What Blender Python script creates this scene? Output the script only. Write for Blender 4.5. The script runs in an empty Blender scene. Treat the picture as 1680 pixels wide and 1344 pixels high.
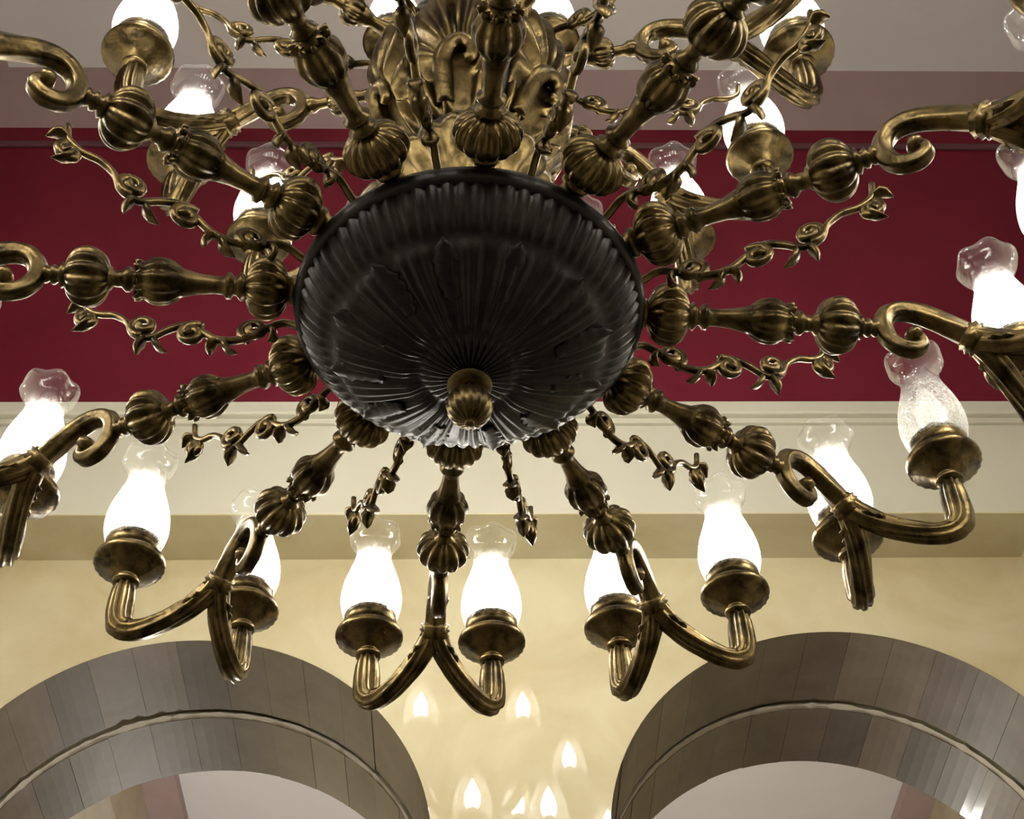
import bpy, bmesh, math, random
from mathutils import Matrix, Vector
random.seed(7)
PI = math.pi
U = 0.35                       # metres per modelling unit (inner knob circle = 1 unit)
CAMZ = 1.6                     # eye height of the photographer
S = bpy.context.scene
COL = S.collection

# ------------------------------------------------------------------ camera
F_PX, PITCH, ROLL = 2607.0, 46.292, -1.586
cam_data = bpy.data.cameras.new('camera')
cam_data.sensor_fit = 'HORIZONTAL'; cam_data.sensor_width = 36.0
cam_data.lens = 36.0 * F_PX / 1680.0
cam_data.clip_start = 0.05; cam_data.clip_end = 100
cam = bpy.data.objects.new('camera', cam_data); COL.objects.link(cam)
cam.matrix_world = Matrix.Translation((0, 0, CAMZ)) @ Matrix.Rotation(math.radians(90 + PITCH), 4, 'X') @ Matrix.Rotation(math.radians(ROLL), 4, 'Z')
S.camera = cam

# ------------------------------------------------------------------ world, exposure
w = bpy.data.worlds.new('world'); S.world = w; w.use_nodes = True
w.node_tree.nodes['Background'].inputs[0].default_value = (0.66, 0.76, 1.0, 1)
w.node_tree.nodes['Background'].inputs[1].default_value = 0.02
S.view_settings.view_transform = 'Standard'; S.view_settings.look = 'None'
S.view_settings.gamma = 1.0; S.view_settings.use_curve_mapping = False
S.view_settings.exposure = 0.7
BULB_STRENGTH = 62.0
BULB_COLOR = (1.0, 0.945, 0.83)
TOP_GAIN = UPPER_GAIN = 1.0      # every bulb alike
S.cycles.max_bounces = 8; S.cycles.transparent_max_bounces = 16
S.cycles.caustics_reflective = False; S.cycles.caustics_refractive = False

# ------------------------------------------------------------------ materials
def srgb(r, g, b):
    f = lambda c: (c/255/12.92) if c/255 <= .04045 else ((c/255+.055)/1.055)**2.4
    return (f(r), f(g), f(b), 1)
def newmat(name):
    m = bpy.data.materials.new(name); m.use_nodes = True
    nt = m.node_tree; b = nt.nodes['Principled BSDF']
    return m, nt, b
def noise(nt, scale, detail=4, rough=.55, dist=0.0, vec='Object'):
    tc = nt.nodes.new('ShaderNodeTexCoord'); n = nt.nodes.new('ShaderNodeTexNoise')
    n.inputs['Scale'].default_value = scale; n.inputs['Detail'].default_value = detail
    n.inputs['Roughness'].default_value = rough; n.inputs['Distortion'].default_value = dist
    nt.links.new(tc.outputs[vec], n.inputs['Vector'])
    return n.outputs['Fac']
def ramp(nt, fac, stops):
    r = nt.nodes.new('ShaderNodeValToRGB'); e = r.color_ramp.elements
    while len(e) < len(stops): e.new(.5)
    for i, (p, c) in enumerate(stops): e[i].position = p; e[i].color = c
    nt.links.new(fac, r.inputs[0]); return r.outputs[0]
def bump(nt, b, fac, strength, dist):
    n = nt.nodes.new('ShaderNodeBump'); n.inputs['Strength'].default_value = strength
    n.inputs['Distance'].default_value = dist
    nt.links.new(fac, n.inputs['Height']); nt.links.new(n.outputs[0], b.inputs['Normal'])
def plaster(name, c1, c2, scale=2.2, rough=.6, coat=0.0, coat_rough=.03, bmp=.04, spec=.3):
    m, nt, b = newmat(name)
    f = noise(nt, scale, 6, .6, .6)
    nt.links.new(ramp(nt, f, [(.3, c1), (.7, c2)]), b.inputs['Base Color'])
    b.inputs['Roughness'].default_value = rough; b.inputs['Coat Weight'].default_value = coat
    b.inputs['Coat Roughness'].default_value = coat_rough; b.inputs['Specular IOR Level'].default_value = spec
    if bmp: bump(nt, b, noise(nt, 40, 5), bmp, .004)
    return m
def metal(name, dark, bright, rough=.36, metallic=1.0, scale=14):
    m, nt, b = newmat(name)
    f = noise(nt, scale, 6, .65, .4)
    nt.links.new(ramp(nt, f, [(.36, dark), (.64, bright)]), b.inputs['Base Color'])
    b.inputs['Metallic'].default_value = metallic; b.inputs['Roughness'].default_value = rough
    bump(nt, b, noise(nt, 70, 4), .25, .004)
    return m
M = {}
M['beige'] = plaster('polished beige stucco', (.37, .305, .175, 1), (.47, .425, .29, 1), 2.6, .55, 1.0, .012, 0)
M['soffit'] = plaster('matt beige soffit paint', (.37, .305, .175, 1), (.47, .425, .29, 1), 2.6, .6)
M['cream'] = plaster('cream painted plaster', (.39, .372, .30, 1), (.43, .412, .34, 1), 1.2, .6)
M['red'] = plaster('crimson wall paint', (.16, .014, .029, 1), (.205, .018, .038, 1), 1.5, .6, 0, .03, .04, .12)
M['railred'] = plaster('dull red rail paint', (.12, .05, .06, 1), (.15, .065, .075, 1), 2, .5)
M['mauve'] = plaster('dusty rose cove paint', (.33, .24, .235, 1), (.40, .30, .295, 1), 1.2, .6)
M['ceiling'] = plaster('off white ceiling paint', (.82, .84, .80, 1), (.86, .88, .84, 1), .8, .7)
M['annexceil'] = plaster('cool white ceiling paint', (.66, .64, .66, 1), (.72, .70, .72, 1), .8, .7)
M['sidewall'] = plaster('pale side wall plaster', (.62, .59, .50, 1), (.70, .67, .58, 1), 1.6, .55)
M['floor'] = plaster('grey stone floor', (.14, .135, .13, 1), (.20, .195, .19, 1), 3, .45)
M['joint'] = plaster('pale grout', (.42, .37, .30, 1), (.5, .44, .36, 1), 9, .8, 0, .03, .2)
M['stone'] = []
for i, k in enumerate((.78, .9, 1.0, 1.12, 1.28)):
    M['stone'].append(plaster('polished brown marble %d' % i, (.082*k, .058*k, .038*k, 1), (.130*k, .098*k, .068*k, 1), 5, .5, .45, .06, 0, .2))
M['brass'] = metal('antique brass', (.026, .019, .010, 1), (.165, .117, .049, 1), .34, 1.0, 18)
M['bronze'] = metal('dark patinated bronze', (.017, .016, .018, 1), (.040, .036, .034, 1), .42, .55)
def bulbmat(name, lit):
    m, nt, b = newmat(name)
    b.inputs['Base Color'].default_value = (.9, .88, .84, 1); b.inputs['Roughness'].default_value = .3
    if lit:
        b.inputs['Emission Color'].default_value = (*BULB_COLOR, 1)
        b.inputs['Emission Strength'].default_value = BULB_STRENGTH*lit
    return m
M['bulb'] = bulbmat('glowing frosted bulb', 1.0); M['bulb_upper'] = bulbmat('glowing upper bulb', UPPER_GAIN); M['bulb_top'] = bulbmat('glowing top bulb', TOP_GAIN)
def glassmat():
    m = bpy.data.materials.new('crackled chimney glass'); m.use_nodes = True
    nt = m.node_tree; nt.nodes.clear(); N = nt.nodes.new; L = nt.links.new
    out = N('ShaderNodeOutputMaterial'); tr = N('ShaderNodeBsdfTransparent'); gl = N('ShaderNodeBsdfGlossy')
    tl = N('ShaderNodeBsdfTranslucent'); df = N('ShaderNodeBsdfDiffuse'); fr = N('ShaderNodeLayerWeight')
    tr.inputs[0].default_value = (.97, .98, .98, 1); gl.inputs['Roughness'].default_value = .06
    gl.inputs[0].default_value = (.95, .95, .95, 1); tl.inputs[0].default_value = (.96, .95, .93, 1); df.inputs[0].default_value = (.9, .9, .9, 1)
    fr.inputs[0].default_value = .32
    mx1 = N('ShaderNodeMixShader'); mul = N('ShaderNodeMath'); mul.operation = 'MULTIPLY'; mul.inputs[1].default_value = .38
    L(fr.outputs['Facing'], mul.inputs[0]); L(mul.outputs[0], mx1.inputs[0]); L(tr.outputs[0], mx1.inputs[1]); L(gl.outputs[0], mx1.inputs[2])
    fz = N('ShaderNodeMixShader'); fz.inputs[0].default_value = .3; L(tl.outputs[0], fz.inputs[1]); L(df.outputs[0], fz.inputs[2])
    tc = N('ShaderNodeTexCoord'); sp = N('ShaderNodeSeparateXYZ'); L(tc.outputs['Object'], sp.inputs[0])
    vo = N('ShaderNodeTexNoise'); vo.inputs['Scale'].default_value = 60; vo.inputs['Detail'].default_value = 5; L(tc.outputs['Object'], vo.inputs['Vector'])
    add = N('ShaderNodeMath'); add.operation = 'MULTIPLY_ADD'; add.inputs[1].default_value = .07; L(vo.outputs['Fac'], add.inputs[0]); L(sp.outputs['Z'], add.inputs[2])
    mr = N('ShaderNodeMapRange'); mr.inputs['From Min'].default_value = .205; mr.inputs['From Max'].default_value = .285   # metres above the pan rim
    mr.inputs['To Max'].default_value = .03
    ck = N('ShaderNodeTexNoise'); ck.inputs['Scale'].default_value = 110; ck.inputs['Detail'].default_value = 6; ck.inputs['Distortion'].default_value = 1.5; L(tc.outputs['Object'], ck.inputs['Vector'])
    cr = N('ShaderNodeMapRange'); cr.inputs['From Min'].default_value = .35; cr.inputs['From Max'].default_value = .65; cr.inputs['To Min'].default_value = .12; cr.inputs['To Max'].default_value = .42; L(ck.outputs['Fac'], cr.inputs['Value']); L(cr.outputs[0], mr.inputs['To Min'])
    L(add.outputs[0], mr.inputs['Value'])
    mx2 = N('ShaderNodeMixShader'); L(mr.outputs[0], mx2.inputs[0]); L(mx1.outputs[0], mx2.inputs[1]); L(fz.outputs[0], mx2.inputs[2])
    L(mx2.outputs[0], out.inputs[0])
    return m
M['glass'] = glassmat()

# ------------------------------------------------------------------ mesh helpers (all lengths in units, scaled by U)
def to_mesh(name, verts, faces, mat, smooth=True, sc=U):
    me = bpy.data.meshes.new(name)
    me.from_pydata([(x*sc, y*sc, z*sc) for x, y, z in verts], [], faces)
    me.validate(); me.update()
    bm = bmesh.new(); bm.from_mesh(me); bmesh.ops.recalc_face_normals(bm, faces=bm.faces); bm.to_mesh(me); bm.free()
    if smooth:
        me.polygons.foreach_set('use_smooth', [True]*len(me.polygons))
    me.materials.append(mat)
    return me
def ob(name, me, parent=None, mat4=None, **props):
    o = bpy.data.objects.new(name, me); COL.objects.link(o)
    if parent is not None: o.parent = parent
    if mat4 is not None: o.matrix_local = mat4
    for k, v in props.items(): o[k] = v
    return o
def lathe_vf(profile, seg=24, mod=None, axis='Z', caps=True):
    V, Fc = [], []
    n = len(profile)
    for i, (r, z) in enumerate(profile):
        for j in range(seg):
            a = 2*PI*j/seg
            rr, zz = (r, z) if mod is None else mod(r, z, a, i)
            p = (rr*math.cos(a), rr*math.sin(a), zz)
            V.append(p if axis == 'Z' else (p[2], p[0], p[1]))
    for i in range(n-1):
        for j in range(seg):
            k = (j+1) % seg
            Fc.append((i*seg+j, i*seg+k, (i+1)*seg+k, (i+1)*seg+j))
    if caps:
        if profile[0][0] > 1e-5: Fc.append(tuple(range(seg))[::-1])
        if profile[-1][0] > 1e-5: Fc.append(tuple(range((n-1)*seg, n*seg)))
    return V, Fc
def catmull(P, sub=5):
    P = [Vector(p) for p in P]; out = []
    Q = [P[0]*2-P[1]] + P + [P[-1]*2-P[-2]]
    for i in range(1, len(Q)-2):
        a, b, c, d = Q[i-1:i+3]
        for s in range(sub):
            t = s/sub
            out.append(.5*((2*b)+(c-a)*t+(2*a-5*b+4*c-d)*t*t+(3*b-a-3*c+d)*t**3))
    out.append(P[-1]); return out
def lerp_list(R, n):
    out = []
    for i in range(n):
        t = i/(n-1)*(len(R)-1); k = min(int(t), len(R)-2); out.append(R[k]+(R[k+1]-R[k])*(t-k))
    return out
def tube_vf(P, R, seg=10, lobes=0, amp=0.0, twist=0.0, flat=1.0, up=(0, 0, 1)):
    """sweep a (fluted, optionally flattened) section along points P with radii R"""
    P = [Vector(p) for p in P]; n = len(P); R = lerp_list(R, n) if len(R) != n else R
    V, Fc = [], []; nrm = None; s = 0
    for i in range(n):
        t = (P[min(i+1, n-1)]-P[max(i-1, 0)]).normalized()
        if nrm is None:
            nrm = Vector(up)
            if abs(nrm.dot(t)) > .95: nrm = Vector((0, 1, 0))
        nrm = (nrm-t*nrm.dot(t)).normalized(); bn = t.cross(nrm)
        if i: s += (P[i]-P[i-1]).length
        for j in range(seg):
            a = 2*PI*j/seg
            r = R[i]*(1+amp*math.cos(lobes*a+twist*s)) if lobes else R[i]
            V.append(tuple(P[i]+nrm*(r*math.cos(a))+bn*(r*flat*math.sin(a))))
    for i in range(n-1):
        for j in range(seg):
            k = (j+1) % seg
            Fc.append((i*seg+j, i*seg+k, (i+1)*seg+k, (i+1)*seg+j))
    Fc.append(tuple(range(seg))[::-1]); Fc.append(tuple(range((n-1)*seg, n*seg)))
    return V, Fc
def join_vf(*parts):
    V, Fc = [], []
    for v, f in parts:
        o = len(V); V += list(v); Fc += [tuple(i+o for i in q) for q in f]
    return V, Fc
def box_vf(x0, x1, y0, y1, z0, z1):
    V = [(x, y, z) for z in (z0, z1) for y in (y0, y1) for x in (x0, x1)]
    return V, [(0, 2, 3, 1), (4, 5, 7, 6), (0, 1, 5, 4), (2, 6, 7, 3), (0, 4, 6, 2), (1, 3, 7, 5)]

# ------------------------------------------------------------------ the hall (local frame turned so that the arcade wall is square to it)
YAW = math.atan(.037)
ROOM = Matrix.Translation((0, 0, CAMZ)) @ Matrix.Rotation(YAW, 4, 'Z')
LW = 10.45*math.cos(YAW)      # arcade wall front face
FLOOR = -CAMZ/U
ZS, YF = 9.07, 9.87           # entablature underside and its front face
ZT = 10.34                    # entablature top
YR = 11.4                     # red upper wall
ZR = 17.08                    # top of red wall / foot of cove
ZC, YC = 17.62, 10.84         # ceiling, inner edge of cove
XL, XR = -4.65, 5.04          # lower side walls
XUL, XUR = -6.4, 9.25         # upper side walls
YB = -6.0                     # wall behind the photographer
YE = 36.0                     # far end of the next hall
TH = 1.86                      # arcade wall thickness
ARCH = [(-2.25, 6.23, 1.955), (2.98, 6.30, 1.945)]
def setting(name, vf, mat, smooth=False, parent=None, **props):
    me = to_mesh(name, vf[0], vf[1], mat, smooth)
    o = ob(name, me, parent, ROOM if parent is None else None)
    if parent is None: o['kind'] = 'structure'
    for k, v in props.items(): o[k] = v
    return o
def arcade():
    V, Fc = [], []
    def quad(x0, za, x1, zb, top, y, flip):
        o = len(V); V.extend([(x0, y, za), (x1, y, zb), (x1, y, top), (x0, y, top)])
        Fc.append((o, o+1, o+2, o+3) if not flip else (o+3, o+2, o+1, o))
    for y, flip in ((LW, False), (LW+TH, True)):
        edges = []
        for cx, cz, r in ARCH: edges.append((cx-r, cx+r))
        quad(XL, FLOOR, edges[0][0], FLOOR, ZS, y, flip); quad(edges[0][1], FLOOR, edges[1][0], FLOOR, ZS, y, flip)
        quad(edges[1][1], FLOOR, XR, FLOOR, ZS, y, flip)
        for cx, cz, r in ARCH:
            n = 72
            for i in range(n):
                a, b = PI-PI*i/n, PI-PI*(i+1)/n
                quad(cx+r*math.cos(a), cz+r*math.sin(a), cx+r*math.cos(b), cz+r*math.sin(b), ZS, y, flip)
    for cx, cz, r in ARCH:                      # core behind the lining
        n = 72; rr = r+.06
        for i in range(n):
            a, b = PI-PI*i/n, PI-PI*(i+1)/n
            o = len(V)
            for t in (a, b):
                for y in (LW+.02, LW+TH-.02): V.append((cx+rr*math.cos(t), y, cz+rr*math.sin(t)))
            Fc.append((o, o+1, o+3, o+2))
        for x in (cx-rr, cx+rr):
            o = len(V)
            V.extend([(x, LW+.02, FLOOR), (x, LW+TH-.02, FLOOR), (x, LW+TH-.02, cz), (x, LW+.02, cz)]); Fc.append((o, o+1, o+2, o+3))
    return V, Fc
wall_back = setting('wall_back', arcade(), M['beige'], label='polished beige stucco wall with two round arches')
def arch_panel_vf(cx, cz, r, a0, a1, y0, y1, th):
    V, Fc = [], []; n = 4
    for i in range(n+1):
        a = a0+(a1-a0)*i/n
        for rr in (r, r+th):
            for y in (y0, y1): V.append((cx+rr*math.cos(a), y, cz+rr*math.sin(a)))
    for i in range(n):
        o = i*4; Fc += [(o, o+1, o+5, o+4), (o+2, o+6, o+7, o+3), (o, o+4, o+6, o+2), (o+1, o+3, o+7, o+5)]
    Fc += [(0, 2, 3, 1), (n*4, n*4+1, n*4+3, n*4+2)]
    return V, Fc
for k, (cx, cz, r) in enumerate(ARCH):
    # joint strip between the two rings of lining
    V, Fc = [], []
    n = 90
    for i in range(n+1):
        a = PI*i/n; jit = random.uniform(-.012, .012)
        for rr, y in ((r-.012+jit*.4, LW+.985+jit*2), (r-.012+jit*.4, LW+1.06), (r+.055, LW+1.06), (r+.055, LW+1.06)):
            V.append((cx+rr*math.cos(a), y, cz+rr*math.sin(a)))
    for i in range(n):
        for q in range(4):
            q2 = (q+1) % 4; Fc.append((i*4+q, i*4+q2, i*4+4+q2, i*4+4+q))
    lining = setting('trim_%d' % (k+3), (V, Fc), M['joint'], label='%s arch lining of brown polished marble panels' % ('west', 'east')[k])
    NP = 17
    for y0, y1, dr in ((LW+.004, LW+.95, 0), (LW+1.06, LW+TH, -.02)):
        off = random.uniform(0, 1)
        for i in range(NP):
            a0, a1 = PI*i/NP, PI*(i+1)/NP; g = .0007
            st = M['stone'][random.choice((0, 1, 1, 2, 2, 3, 3, 4))]
            setting('arch_panel', arch_panel_vf(cx, cz, r+dr+random.uniform(-.004, .004), a0+g, a1-g, y0, y1, .05), st, False, lining)
        for sx in (-1, 1):                                  # jamb panels down to the floor
            rows = 5
            for q in range(rows):
                z0 = FLOOR+(cz-FLOOR)*q/rows; z1 = FLOOR+(cz-FLOOR)*(q+1)/rows-.012
                xa, xb = sorted((cx+sx*(r+dr), cx+sx*(r+.05)))
                setting('jamb_panel', box_vf(xa, xb, y0, y1, z0, z1), M['stone'][random.randrange(5)], False, lining)
# entablature over the arcade: a beam with a projecting cap and a bead
trim1 = setting('trim_1', box_vf(XL-1.6, XR+.0, YF, YR, ZS, ZT-.16), M['cream'], label='cream plaster beam running over the arches')
bv = trim1.modifiers.new('bevel', 'BEVEL'); bv.width = .004; bv.segments = 2
cap = setting('cap_moulding', box_vf(XL-1.6, XR+.0, YF-.105, YR, ZT-.16, ZT), M['cream'], False, trim1)
bv = cap.modifiers.new('bevel', 'BEVEL'); bv.width = .008; bv.segments = 3
setting('soffit_board', box_vf(XL-1.6, XR, YF+.004, LW, ZS-.012, ZS+.01), M['soffit'], False, trim1)
setting('bead', box_vf(XL-1.6, XR+.0, YF-.035, YF+.05, ZT-.22, ZT-.16), M['cream'], False, trim1)
# side beams and corner pilaster
setting('trim_2', join_vf(box_vf(4.80, XR, 8.6, LW-.001, FLOOR, ZS-.002)), M['beige'], label='narrow beige corner pilaster beside the right arch')
# upper red walls
setting('wall_back_upper', box_vf(XUL, XUR, YR, YR+.5, ZS, ZC), M['red'], label='crimson upper wall above the cream beam')
rail = setting('trim_5', box_vf(XUL, XUR, YR-.05, YR, ZR-.42, ZR-.33), M['railred'], label='thin dull red rail under the rose cove')
setting('frieze_band', box_vf(XUL, XUR, YR-.015, YR, ZR-.33, ZR), M['red'], False, rail)
bv = rail.modifiers.new('bevel', 'BEVEL'); bv.width = .005; bv.segments = 2
setting('wall_left_upper', box_vf(XUL-.4, XUL, YB, YR, ZT, ZC), M['red'], label='crimson upper side wall on the left')
setting('wall_right_upper', box_vf(XUR, XUR+.4, YB, YR, ZT, ZC), M['red'], label='crimson upper side wall on the right')
setting('wall_left', box_vf(XUL, XL, YB, LW, FLOOR, ZT-.2), M['sidewall'], label='pale lower side wall on the left')
setting('wall_right', box_vf(XR, XUR, YB, LW, FLOOR, ZT-.2), M['sidewall'], label='pale lower side wall on the right')
setting('wall_front', box_vf(XUL, XUR, YB-.4, YB, FLOOR, ZC), M['sidewall'], label='pale wall behind the photographer')
# cove: a splayed band all round, then the ceiling
D_ = YR-YC
def cove():
    o = [(XUL, YB, ZR), (XUR, YB, ZR), (XUR, YR, ZR), (XUL, YR, ZR)]
    i = [(XUL+D_, YB+D_, ZC), (XUR-D_, YB+D_, ZC), (XUR-D_, YC, ZC), (XUL+D_, YC, ZC)]
    return o+i, [(0, 1, 5, 4), (1, 2, 6, 5), (2, 3, 7, 6), (3, 0, 4, 7)]
setting('trim_6', cove(), M['mauve'], label='dusty rose cove between red wall and ceiling')
setting('ceiling', box_vf(XUL-.4, XUR+.4, YB-.4, YR+.5, ZC, ZC+.3), M['ceiling'], label='off white flat ceiling of the hall')
setting('floor', box_vf(XUL-.4, XUR+.4, YB-.4, YE+.4, FLOOR-.3, FLOOR), M['floor'], label='grey stone floor')
# next hall, seen through the arches
setting('ceiling_annex', box_vf(XUL+D_, XUR-D_, YR+.5, YE, ZC, ZC+.3), M['annexceil'], label='pale ceiling of the next hall through the arches')
setting('trim_7', join_vf(box_vf(XUL-.4, XUL+D_+.12, YR+.5, YE, ZC-.25, ZC+.3)), M['mauve'], label='dusty rose border of the next ceiling on the left')
setting('trim_8', join_vf(box_vf(XUR-D_-.1, XUR+.4, YR+.5, YE, ZC-.25, ZC+.3)), M['mauve'], label='dusty rose border of the next ceiling on the right')
setting('wall_annex_left', box_vf(XUL-.4, XUL, LW+TH, YE, FLOOR, ZC-.25), M['beige'], label='left wall of the next hall')
setting('wall_annex_right', box_vf(XUR, XUR+.4, LW+TH, YE, FLOOR, ZC-.25), M['beige'], label='right wall of the next hall')
setting('wall_annex_end', box_vf(XUL, XUR, YE, YE+.4, FLOOR, ZC), M['beige'], label='end wall of the next hall')

# ------------------------------------------------------------------ the chandelier
CX, CY, CH = -.1957, 5.0686, 6.0865
PHI = 6.907
root = bpy.data.objects.new('chandelier', None); COL.objects.link(root)
root.location = (CX*U, CY*U, CAMZ+CH*U)
root['label'] = 'large antique brass chandelier with glass hurricane lamps hanging before the arches'
root['category'] = 'chandelier'
def part(name, me, mat4=None, parent=None, **props):
    return ob(name, me, parent or root, mat4, **props)
RZ = lambda deg: Matrix.Rotation(math.radians(deg), 4, 'Z')
T = lambda x, y, z: Matrix.Translation((x*U, y*U, z*U))

# --- bowl
def smoothstep(a, b, x):
    t = max(0, min(1, (x-a)/(b-a))); return t*t*(3-2*t)
bp = catmull([(.81, 0, -.08), (.815, 0, -.14), (.775, 0, -.225), (.68, 0, -.32), (.53, 0, -.41), (.36, 0, -.475), (.2, 0, -.52), (.11, 0, -.54), (.02, 0, -.54)], 7)
bp = [(p.x, p.z) for p in bp]
def bowl_mod(r, z, a, i):
    s = i/(len(bp)-1)
    d = 0
    b1 = smoothstep(.06, .11, s)*(1-smoothstep(.33, .38, s)); d += b1*.020*abs(math.cos(36*a))
    b2 = smoothstep(.39, .44, s)*(1-smoothstep(.66, .72, s)); lob = abs(math.cos(8*a+s*0)); d += b2*(.03*lob**.6+.006*math.cos(64*a))
    b3 = smoothstep(.72, .76, s)*(1-smoothstep(.92, .97, s)); d += b3*.016*abs(math.cos(18*a))
    k = 1-s
    return r+d*(.35+.65*k), z-d*(.3+.7*s)
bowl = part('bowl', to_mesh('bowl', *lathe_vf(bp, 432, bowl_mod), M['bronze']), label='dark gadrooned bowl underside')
rim_p = [(r_, z_-.055) for r_, z_ in ((.78, .0), (.83, .01), (.855, -.005), (.865, -.04), (.855, -.08), (.83, -.095), (.805, -.085), (.78, -.05))]
part('rim', to_mesh('rim', *lathe_vf(rim_p, 96, lambda r, z, a, i: (r, z)), M['bronze']), None, bowl)
part('bowl_cover', to_mesh('bowl_cover', *lathe_vf([(.80, -.06), (.6, .03), (.42, .16), (.34, .24), (.02, .26)], 48), M['brass']), None, bowl)
col_p = [(.04, .0), (.07, -.02), (.06, -.04), (.075, -.06), (.105, -.075), (.108, -.095), (.08, -.11), (.06, -.12)]
part('finial_collar', to_mesh('finial_collar', *lathe_vf(col_p, 32), M['brass']), T(0, 0, -.525), bowl)
fin_p = [(.05, .01)]+[(.098*math.sin(PI*t/16)+.004, -.11+.11*math.cos(PI*t/16)) for t in range(2, 16)]+[(.022, -.222), (.02, -.235), (.004, -.24)]
part('finial', to_mesh('finial', *lathe_vf(fin_p, 64, lambda r, z, a, i: (r*(1+.09*math.cos(16*a+z*14)), z)), M['brass']), T(0, 0, -.645), bowl)
# acanthus leaves cast on the bowl underside
def leaf_vf(length, width, thick, curl, lobes=5, n=14):
    V, Fc = [], []
    for i in range(n+1):
        t = i/n; wd = width*math.sin(PI*min(1, t*.92+.08))**.75*(1+.22*math.sin(lobes*2*PI*t))
        z = curl*t*t
        for u in (-1, -.5, 0, .5, 1): V.append((t*length, u*wd, z-abs(u)*thick*.9+thick*(1 if u == 0 else .6)))
    m = 5
    for i in range(n):
        for j in range(m-1): Fc.append((i*m+j, i*m+j+1, (i+1)*m+j+1, (i+1)*m+j))
    k = len(V); V += [(x, y, z-thick) for x, y, z in V]
    Fc += [tuple(q+k for q in f[::-1]) for f in Fc]
    for i in range(n):
        for j in (0, m-1): Fc.append((i*m+j, (i+1)*m+j, (i+1)*m+j+k, i*m+j+k))
    Fc.append(tuple(range(m))+tuple(range(k+m-1, k-1, -1))); Fc.append(tuple(range(n*m, n*m+m))+tuple(range(k+n*m+m-1, k+n*m-1, -1)))
    return V, Fc
leaf_me = to_mesh('acanthus_leaf', *leaf_vf(.30, .07, .012, .03), M['bronze'])
for i in range(12):
    # foot near the bottom, tip towards the rim, lying on the bowl
    m4 = RZ(90+15+PHI+30*i) @ T(.42, 0, -.484) @ Matrix.Rotation(math.radians(-29), 4, 'Y') @ Matrix.Rotation(PI, 4, 'X')
    part('acanthus_leaf', leaf_me, m4, bowl)

# --- neck and vase with shell panels
neck_p = [(.38, .1), (.46, .16), (.44, .24), (.3, .32), (.22, .45), (.2, .62), (.25, .78), (.34, .9), (.42, .97), (.43, 1.03), (.36, 1.08), (.33, 1.14)]
neck = part('neck', to_mesh('neck', *lathe_vf(neck_p, 108, lambda r, z, a, i: (r*(1+.09*abs(math.cos(9*a))-.045), z)), M['brass']))
vp = catmull([(.32, 0, 1.10), (.36, 0, 1.20), (.43, 0, 1.36), (.49, 0, 1.56), (.515, 0, 1.78), (.51, 0, 1.98), (.465, 0, 2.20), (.385, 0, 2.36), (.30, 0, 2.46)], 6)
vp = [(p.x, p.z) for p in vp]
def vase_r(z):
    for (r0, z0), (r1, z1) in zip(vp, vp[1:]):
        if z0 <= z <= z1: return r0+(r1-r0)*(z-z0)/(z1-z0)
    return vp[-1][0]
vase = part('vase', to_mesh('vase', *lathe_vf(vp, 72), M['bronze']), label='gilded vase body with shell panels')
lip_p = [(.29, 2.42), (.36, 2.45), (.38, 2.49), (.34, 2.54), (.24, 2.60), (.15, 2.72), (.12, 2.86), (.10, 3.0)]
part('vase_lip', to_mesh('vase_lip', *lathe_vf(lip_p, 48), M['brass']), None, vase)
def shell_panel_vf(half, nu=44, nv=56):
    z0, z1 = 1.17, 2.40; V, Fc = [], []
    top = []
    for i in range(nv+1):
        v = i/nv; z = z0+(z1-z0)*v
        for j in range(nu+1):
            u = -1+2*j/nu
            wid = half*(.90+.06*math.sin(PI*v))
            edge = min(1, (1-abs(u))*9, v*14, (1-v)*10)
            th = math.atan2(u*.62, max(1e-3, v-.16)); rho = math.hypot(u*.62, v-.16)
            fl = abs(math.cos(th*7))
            if v < .16: fl = abs(math.cos(u*7))
            h = .012+.075*fl**1.3*smoothstep(.10, .32, rho)+.012*math.sin(PI*v)
            ends = smoothstep(.62, .74, rho)*(1-smoothstep(.80, .88, rho)); h -= .03*ends*(fl > .8)
            h = h*max(0, edge)**.5
            r = vase_r(z)+h-.006
            a = wid*u
            V.append((r*math.cos(a), r*math.sin(a), z))
    for i in range(nv):
        for j in range(nu): Fc.append((i*(nu+1)+j, i*(nu+1)+j+1, (i+1)*(nu+1)+j+1, (i+1)*(nu+1)+j))
    return V, Fc
shell_me = to_mesh('shell_panel', *shell_panel_vf(math.radians(30)), M['brass'])
hook = catmull([(.38, -.09, 1.22), (.45, -.095, 1.34), (.51, -.09, 1.45), (.55, -.045, 1.53), (.56, .02, 1.55), (.55, .07, 1.50), (.53, .065, 1.43), (.525, .03, 1.41)], 5)
hook_me = to_mesh('shell_scroll', *tube_vf(hook, [.05, .055, .05, .045, .035, .028], 12, 5, .08, 10), M['brass'])
strap = [(vase_r(z)+.014, 0, z) for z in [1.12+.055*i for i in range(25)]]
strap_me = to_mesh('strap', *tube_vf(strap, [.022, .026, .022], 8), M['bronze'])
VA = -90-4
for i in range(6):
    part('shell_panel', shell_me, RZ(VA+60*i), vase); part('shell_scroll', hook_me, RZ(VA+60*i), vase)
    part('strap', strap_me, RZ(VA+30+60*i), vase)
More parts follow.
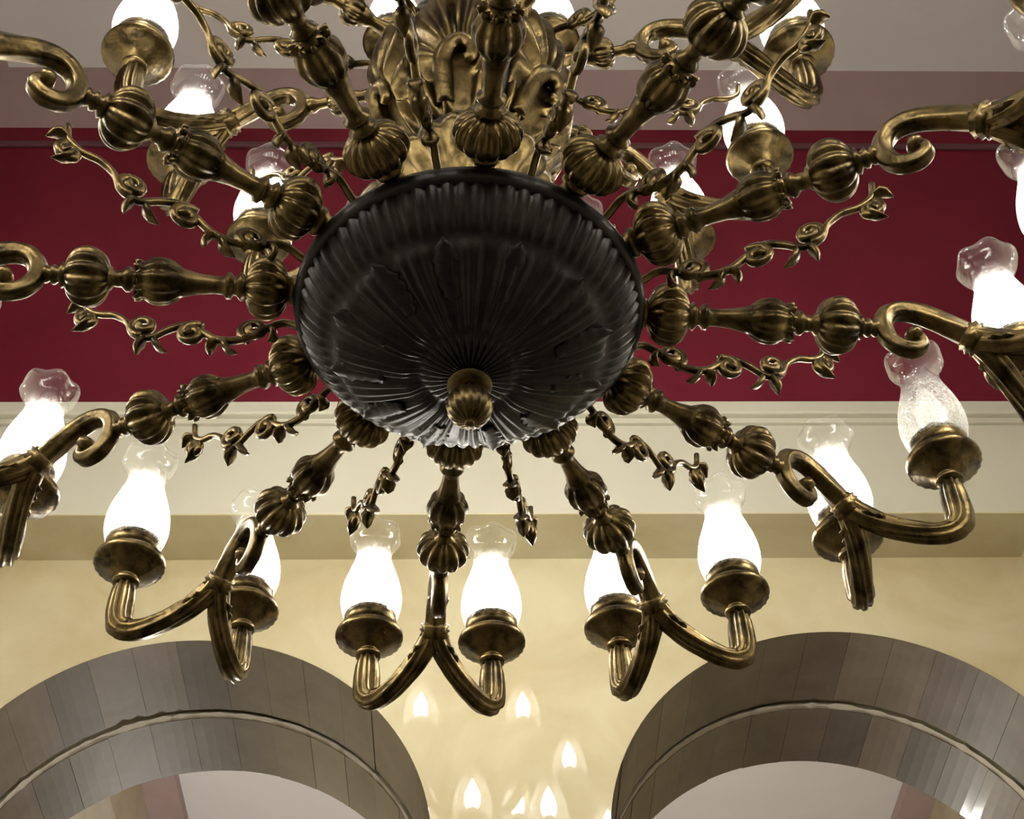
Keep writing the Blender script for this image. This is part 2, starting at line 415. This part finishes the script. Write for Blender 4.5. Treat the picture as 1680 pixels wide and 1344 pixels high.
# --- stem to the ceiling
stem_p = [(.10, 2.95), (.16, 3.05), (.19, 3.15), (.14, 3.26), (.09, 3.35), (.1, 3.5), (.2, 3.62), (.24, 3.74), (.2, 3.86), (.1, 3.96), (.07, 4.3), (.12, 4.6), (.15, 4.75), (.09, 4.95), (.05, 5.1),
          (.045, 10.9), (.05, 11.0)]
stem = part('stem', to_mesh('stem', *lathe_vf(stem_p, 40), M['brass']))
part('ceiling_canopy', to_mesh('ceiling_canopy', *lathe_vf([(.06, 10.9), (.12, 10.98), (.3, 11.1), (.42, 11.28), (.46, 11.42), (.46, ZC-CH-.002)], 48), M['brass']), None, stem)

# --- lamps (pan rim is the origin)
pan_p = [(.050, -.175), (.078, -.165), (.082, -.145), (.062, -.128), (.070, -.118), (.105, -.105), (.112, -.09), (.150, -.07), (.158, -.056), (.190, -.040), (.211, -.024), (.217, -.004), (.214, .012), (.200, .022), (.16, .024), (.12, .02)]
pan_mod = lambda r, z, a, i: (r*(1+(.015*math.cos(24*a) if 5 <= i <= 10 else 0)), z)
cup_p = [(.12, .015), (.130, .03), (.128, .05), (.150, .062), (.168, .085), (.170, .115), (.163, .14), (.168, .15), (.162, .158), (.15, .15), (.145, .09), (.1, .07)]
ch_p = catmull([(.150, 0, .10), (.176, 0, .165), (.196, 0, .25), (.197, 0, .33), (.180, 0, .43), (.150, 0, .53), (.124, 0, .62), (.119, 0, .68), (.134, 0, .745), (.160, 0, .79), (.178, 0, .835), (.172, 0, .875), (.155, 0, .895)], 3)
ch_p = [(p.x, p.z) for p in ch_p]
def ch_mod(r, z, a, i):
    k = smoothstep(.70, .84, z); return r*(1+.038*k*math.cos(6*a)), z+.010*k*math.cos(6*a)
sock_p = [(.06, .03), (.06, .2), (.068, .21), (.068, .26), (.05, .28), (.03, .28)]
bulb_p = [(.035, .27), (.06, .30), (.078, .35), (.084, .40), (.076, .46), (.056, .52), (.034, .57), (.016, .61), (.003, .635)]
lampset = {}
for key in ('brass',):
    lampset[key] = (to_mesh('drip_pan', *lathe_vf(pan_p, 48, pan_mod), M[key]), to_mesh('candle_cup', *lathe_vf(cup_p, 40), M['brass']))
chim_me = to_mesh('glass_chimney', *lathe_vf(ch_p, 48, ch_mod, caps=False), M['glass'])
sock_me = to_mesh('candle_socket', *lathe_vf(sock_p, 20), M['brass'])
bulb_me = to_mesh('bulb', *lathe_vf(bulb_p, 14), M['bulb']); bulb_up_me = to_mesh('bulb', *lathe_vf(bulb_p, 14), M['bulb_upper']); bulb_top_me = to_mesh('bulb', *lathe_vf(bulb_p, 14), M['bulb_top'])
bulb_off_me = to_mesh('unlit_bulb', *lathe_vf(bulb_p, 14), M['glass'])
def lamp(m4, key, lit=True, bulb=None):
    p = part('drip_pan', lampset[key][0], m4)
    part('candle_cup', lampset[key][1], None, p); part('candle_socket', sock_me, None, p)
    part('glass_chimney', chim_me, RZ(random.uniform(0, 60)), p)
    if lit: part('bulb', bulb or bulb_me, None, p)
    else: part('bulb', bulb_off_me, None, p, label='unlit bulb'); p['label'] = 'lamp holder whose bulb is not lit'
    return p

# --- lower arms
shaft_p = [(.05, .66), (.05, .84), (.075, .86), (.075, .885), (.05, .90), (.05, 1.0), (.05, 1.10), (.075, 1.125), (.05, 1.145), (.045, 1.16), (.066, 1.175), (.068, 1.195), (.046, 1.21), (.044, 1.25), (.052, 1.33), (.066, 1.39), (.078, 1.43), (.05, 1.45),
           (.05, 1.6), (.085, 1.615), (.062, 1.63), (.045, 1.645), (.062, 1.66), (.064, 1.68), (.043, 1.70), (.04, 1.74), (.06, 1.755), (.06, 1.98), (.066, 1.99), (.036, 2.005), (.05, 2.02), (.05, 2.035), (.033, 2.045), (.046, 2.06), (.046, 2.072), (.032, 2.085), (.04, 2.12)]
shaft_me = to_mesh('arm', *lathe_vf(shaft_p, 20, None, 'X'), M['brass'])
def knob_vf(c, ax, rad, lobes, amp, n=18, seg=84):
    prof = []
    for i in range(n+1):
        t = PI*i/n; prof.append((max(.035, rad*math.sin(t)**.8), c-ax*math.cos(t)))
    def md(r, z, a, i): return (r*(1+amp*abs(math.cos(lobes/2*a))-amp*.5), z)
    return lathe_vf(prof, seg, md, 'X')
knob_in = to_mesh('fluted_knob', *knob_vf(1.0, .108, .152, 14, .16), M['brass'])
knob_out = to_mesh('fluted_knob', *knob_vf(1.868, .112, .142, 12, .18), M['brass'])
bulge_p = catmull([(.055, 0, 1.40), (.082, 0, 1.43), (.104, 0, 1.47), (.112, 0, 1.52), (.106, 0, 1.56), (.088, 0, 1.595), (.098, 0, 1.62), (.05, 0, 1.615)], 3)
bulge_p = [(p.x, p.z) for p in bulge_p]
bulge_me = to_mesh('baluster_bulge', *lathe_vf(bulge_p, 60, lambda r, z, a, i: (r*(1+.07*math.cos(10*a)), z+(.02*math.cos(10*a) if i > len(bulge_p)-5 else 0)), 'X'), M['brass'])
scroll = catmull([(2.255, 0, -.045), (2.285, 0, -.06), (2.285, 0, -.115), (2.235, 0, -.15), (2.16, 0, -.125), (2.115, 0, -.05), (2.115, 0, .045), (2.165, 0, .125), (2.25, 0, .15), (2.35, 0, .12), (2.46, 0, .05), (2.55, 0, -.01), (2.60, 0, -.045)], 5)
scroll_me = to_mesh('scroll', *join_vf(tube_vf(scroll, [.028, .036, .044, .046, .048, .052, .056, .06, .062], 20, 5, .10, 8, up=(0, 1, 0)), tuple(lathe_vf([(.004, -.05), (.034, -.04), (.046, 0), (.034, .04), (.004, .05)], 14, lambda r, z, a, i: (r, z)))), M['brass'])
# (the small boss at the curl's end is moved to its place below)
bossv = 14*5
mv = scroll_me.vertices; nv_ = len(mv)
for q in range(nv_-bossv, nv_):
    x, y, z = mv[q].co; mv[q].co = (x+2.255*U, z*1.3, y-.05*U)
def branch_vf(s):
    P = catmull([(2.54, 0, -.005), (2.63, .03*s, -.075), (2.73, .10*s, -.16), (2.84, .20*s, -.235), (2.94, .30*s, -.275), (3.01, .37*s, -.255), (3.038, .391*s, -.18)], 5)
    return tube_vf(P, [.060, .062, .060, .058, .058, .060, .060], 28, 7, .14, 10)
def upright_vf(s):
    P = catmull([(3.0, .358*s, -.262), (3.03, .386*s, -.215), (3.042, .393*s, -.14), (3.044, .393*s, -.05), (3.044, .393*s, .03), (3.044, .393*s, .10)], 5)
    return tube_vf(P, [.058, .070, .073, .072, .066, .052], 32, 8, .16, 1)
branch_me = {s: to_mesh('branch', *branch_vf(s), M['brass']) for s in (-1, 1)}
collar_vf = lathe_vf([(.05, -.05), (.085, -.035), (.074, -.015), (.09, .0), (.074, .015), (.088, .035), (.05, .05)], 24, lambda r, z, a, i: (r*(1+.06*math.cos(8*a)), z), 'X')
collar_me = to_mesh('leaf_collar', *collar_vf, M['brass'])
upright_me = {s: to_mesh('fluted_tube', *upright_vf(s), M['brass']) for s in (-1, 1)}
leafs_me = to_mesh('branch_leaf', *leaf_vf(.20, .05, .012, -.03, 3, 10), M['brass'])
def fork_set(p, dx, dz, mats):
    """scroll, collar, branches of a forked arm"""
    part('leaf_collar', mats['collar'], T(2.575+dx, 0, -.03+dz) @ Matrix.Rotation(math.radians(38), 4, 'Y'), p)
    for s in (-1, 1):
        part('branch', mats['branch'][s], T(dx, 0, dz), p); part('fluted_tube', upright_me[s], T(dx, 0, dz), p)
        part('branch_leaf', mats['leaf'], T(2.60+dx, .02*s, -.10+dz) @ Matrix.Rotation(math.radians(45*s), 4, 'Z') @ Matrix.Rotation(math.radians(30), 4, 'Y') @ Matrix.Rotation(PI, 4, 'X'), p)
LOWER = dict(collar=collar_me, branch=branch_me, leaf=leafs_me)
for k in range(1, 13):
    ang = 90+30*(k-1)+PHI
    A = RZ(ang)
    arm = part('arm', shaft_me, A)
    part('fluted_knob', knob_in, None, arm); part('fluted_knob', knob_out, None, arm)
    part('baluster_bulge', bulge_me, None, arm); part('scroll', scroll_me, None, arm)
    fork_set(arm, 0, 0, LOWER)
    for s in (-1, 1):
        # side -1 in the fit is counter-clockwise here
        lamp(A @ T(3.044, .393*s, .266), 'brass', lit=not (k == 11 and s == -1))

# --- scrolling leaf ornaments between the lower arms (upright, in radial planes)
def spiral(cx, cz, r0, a0, turns, n=22):
    return [(cx+r0*(1-.82*i/n)*math.cos(a0+turns*2*PI*i/n), 0, cz+r0*(1-.82*i/n)*math.sin(a0+turns*2*PI*i/n)) for i in range(n+1)]
def lift(vf):
    return [(x+(.05*max(0, (x-.9)/1.1)), y, z+.20*max(0, (x-.9)/1.1)**1.2) for x, y, z in vf[0]], vf[1]
orn_stem = catmull([(.77, 0, -.075), (.86, 0, -.02), (.95, 0, .03), (1.05, 0, -.02), (1.15, 0, -.085), (1.27, 0, -.085), (1.36, 0, -.02), (1.45, 0, .035), (1.54, 0, -.0), (1.63, 0, -.06), (1.72, 0, -.03), (1.76, 0, .06), (1.84, 0, .12), (1.93, 0, .13), (2.0, 0, .19), (2.02, 0, .29)], 4)
orn_stem_me = to_mesh('scroll_ornament', *lift(tube_vf(orn_stem, [.020, .020, .022, .020, .018, .02, .016], 8, up=(0, 1, 0))), M['brass'])
curls = [spiral(1.095, -.02, .075, -1.2, 1.35), spiral(1.41, -.035, .075, 2.2, -1.35), spiral(1.67, .03, .075, -1.6, 1.35), spiral(1.98, .09, .06, 1.2, -1.3)]
curl_me = [to_mesh('curl', *lift(tube_vf(c, [.026, .022, .026, .034], 8, up=(0, 1, 0))), M['brass']) for c in curls]
def blade_vf(pts, w):
    return tube_vf(catmull(pts, 3), [w*.3, w, w*.8, .004], 8, flat=.45, up=(0, 1, 0))
blades = [[(1.24, 0, -.08), (1.22, 0, -.15), (1.16, 0, -.19)], [(1.27, 0, -.08), (1.31, 0, -.14), (1.30, 0, -.2)], [(1.60, 0, -.05), (1.58, 0, -.12), (1.52, 0, -.17)], [(1.64, 0, -.05), (1.68, 0, -.12), (1.68, 0, -.19)],
          [(1.95, 0, .13), (1.98, 0, .05), (2.05, 0, .0)], [(2.0, 0, .2), (2.06, 0, .2), (2.10, 0, .14)], [(1.02, 0, -.0), (.99, 0, -.06), (1.02, 0, -.11)]]
blade_me = [to_mesh('leaf', *lift(blade_vf(b, .044)), M['brass']) for b in blades]
for k in range(12):
    o = part('scroll_ornament', orn_stem_me, RZ(90+15+30*k+PHI))
    for c in curl_me: part('curl', c, None, o)
    for b in blade_me: part('leaf', b, None, o)

# --- upper tier: eight gilded arms
UA0, UDX, UDZ = 80.3, -1.09, 2.07
ushaft_p = [(.04, .50), (.09, .52), (.09, .55), (.045, .58), (.035, .66), (.05, .70), (.07, .74), (.05, .78), (.032, .82), (.032, .92), (.05, .95), (.05, .98), (.034, 1.0), (.032, 1.06)]
ushaft_me = to_mesh('upper_arm', *lathe_vf(ushaft_p, 20, None, 'X'), M['brass'])
def regild(me):
    me = me.copy(); me.materials.clear(); me.materials.append(M['brass']); return me
UP = dict(collar=regild(collar_me), branch={s: regild(branch_me[s]) for s in (-1, 1)}, leaf=regild(leafs_me))
uscroll_me = regild(scroll_me); uknob = regild(knob_out)
for k in range(8):
    A = RZ(UA0+45*k)
    arm = part('upper_arm', ushaft_me, A @ T(0, 0, UDZ))
    part('scroll', uscroll_me, T(UDX, 0, 0), arm)
    part('fluted_knob', uknob, T(.80-1.868*.62, 0, 0) @ Matrix.Scale(.62, 4), arm)
    fork_set(arm, UDX, 0, UP)
    for s in (-1, 1): lamp(A @ T(3.044+UDX, .393*s, .266+UDZ), 'brass', bulb=bulb_up_me)
# ornaments of the upper tier
for k in range(8):
    o = part('scroll_ornament', orn_stem_me, RZ(UA0+22.5+45*k) @ T(-.36, 0, 2.0))
    for c in curl_me[:3]: part('curl', c, None, o)
    for b in blade_me[:4]: part('leaf', b, None, o)
# --- top tier: six single arms
tb = catmull([(.18, 0, 3.74), (.34, 0, 3.66), (.55, 0, 3.52), (.78, 0, 3.45), (1.0, 0, 3.5), (1.12, 0, 3.62), (1.15, 0, 3.8), (1.15, 0, 3.97)], 5)
tb_me = to_mesh('top_arm', *tube_vf(tb, [.05, .045, .05, .052, .046], 20, 6, .12, 16), M['brass'])
for k in range(6):
    A = RZ(58+60*k+3.5)
    part('top_arm', tb_me, A)
    lamp(A @ T(1.15, 0, 4.14), 'brass', bulb=bulb_top_me)

# ------------------------------------------------------------------ globe pendant lighting the next hall
pend = bpy.data.objects.new('globe_pendant_offscreen', None); COL.objects.link(pend)
pend.location = ROOM @ Vector((-1.5*U, 22*U, 5.0*U)); pend['label'] = 'white globe pendant lamp of the next hall behind the arches'; pend['category'] = 'lamp'
gm, gnt, gbs = newmat('opal globe'); gbs.inputs['Emission Color'].default_value = (1, .96, .88, 1); gbs.inputs['Emission Strength'].default_value = 225
ob('globe', to_mesh('globe', *lathe_vf([(.5*math.sin(PI*i/16)+.002, -.5*math.cos(PI*i/16)) for i in range(17)], 28), gm), pend)
ob('rod', to_mesh('rod', *lathe_vf([(.03, .48), (.03, ZC-5.0-.2), (.2, ZC-5.0-.1), (.22, ZC-5.0-.002)], 14), M['brass']), pend)
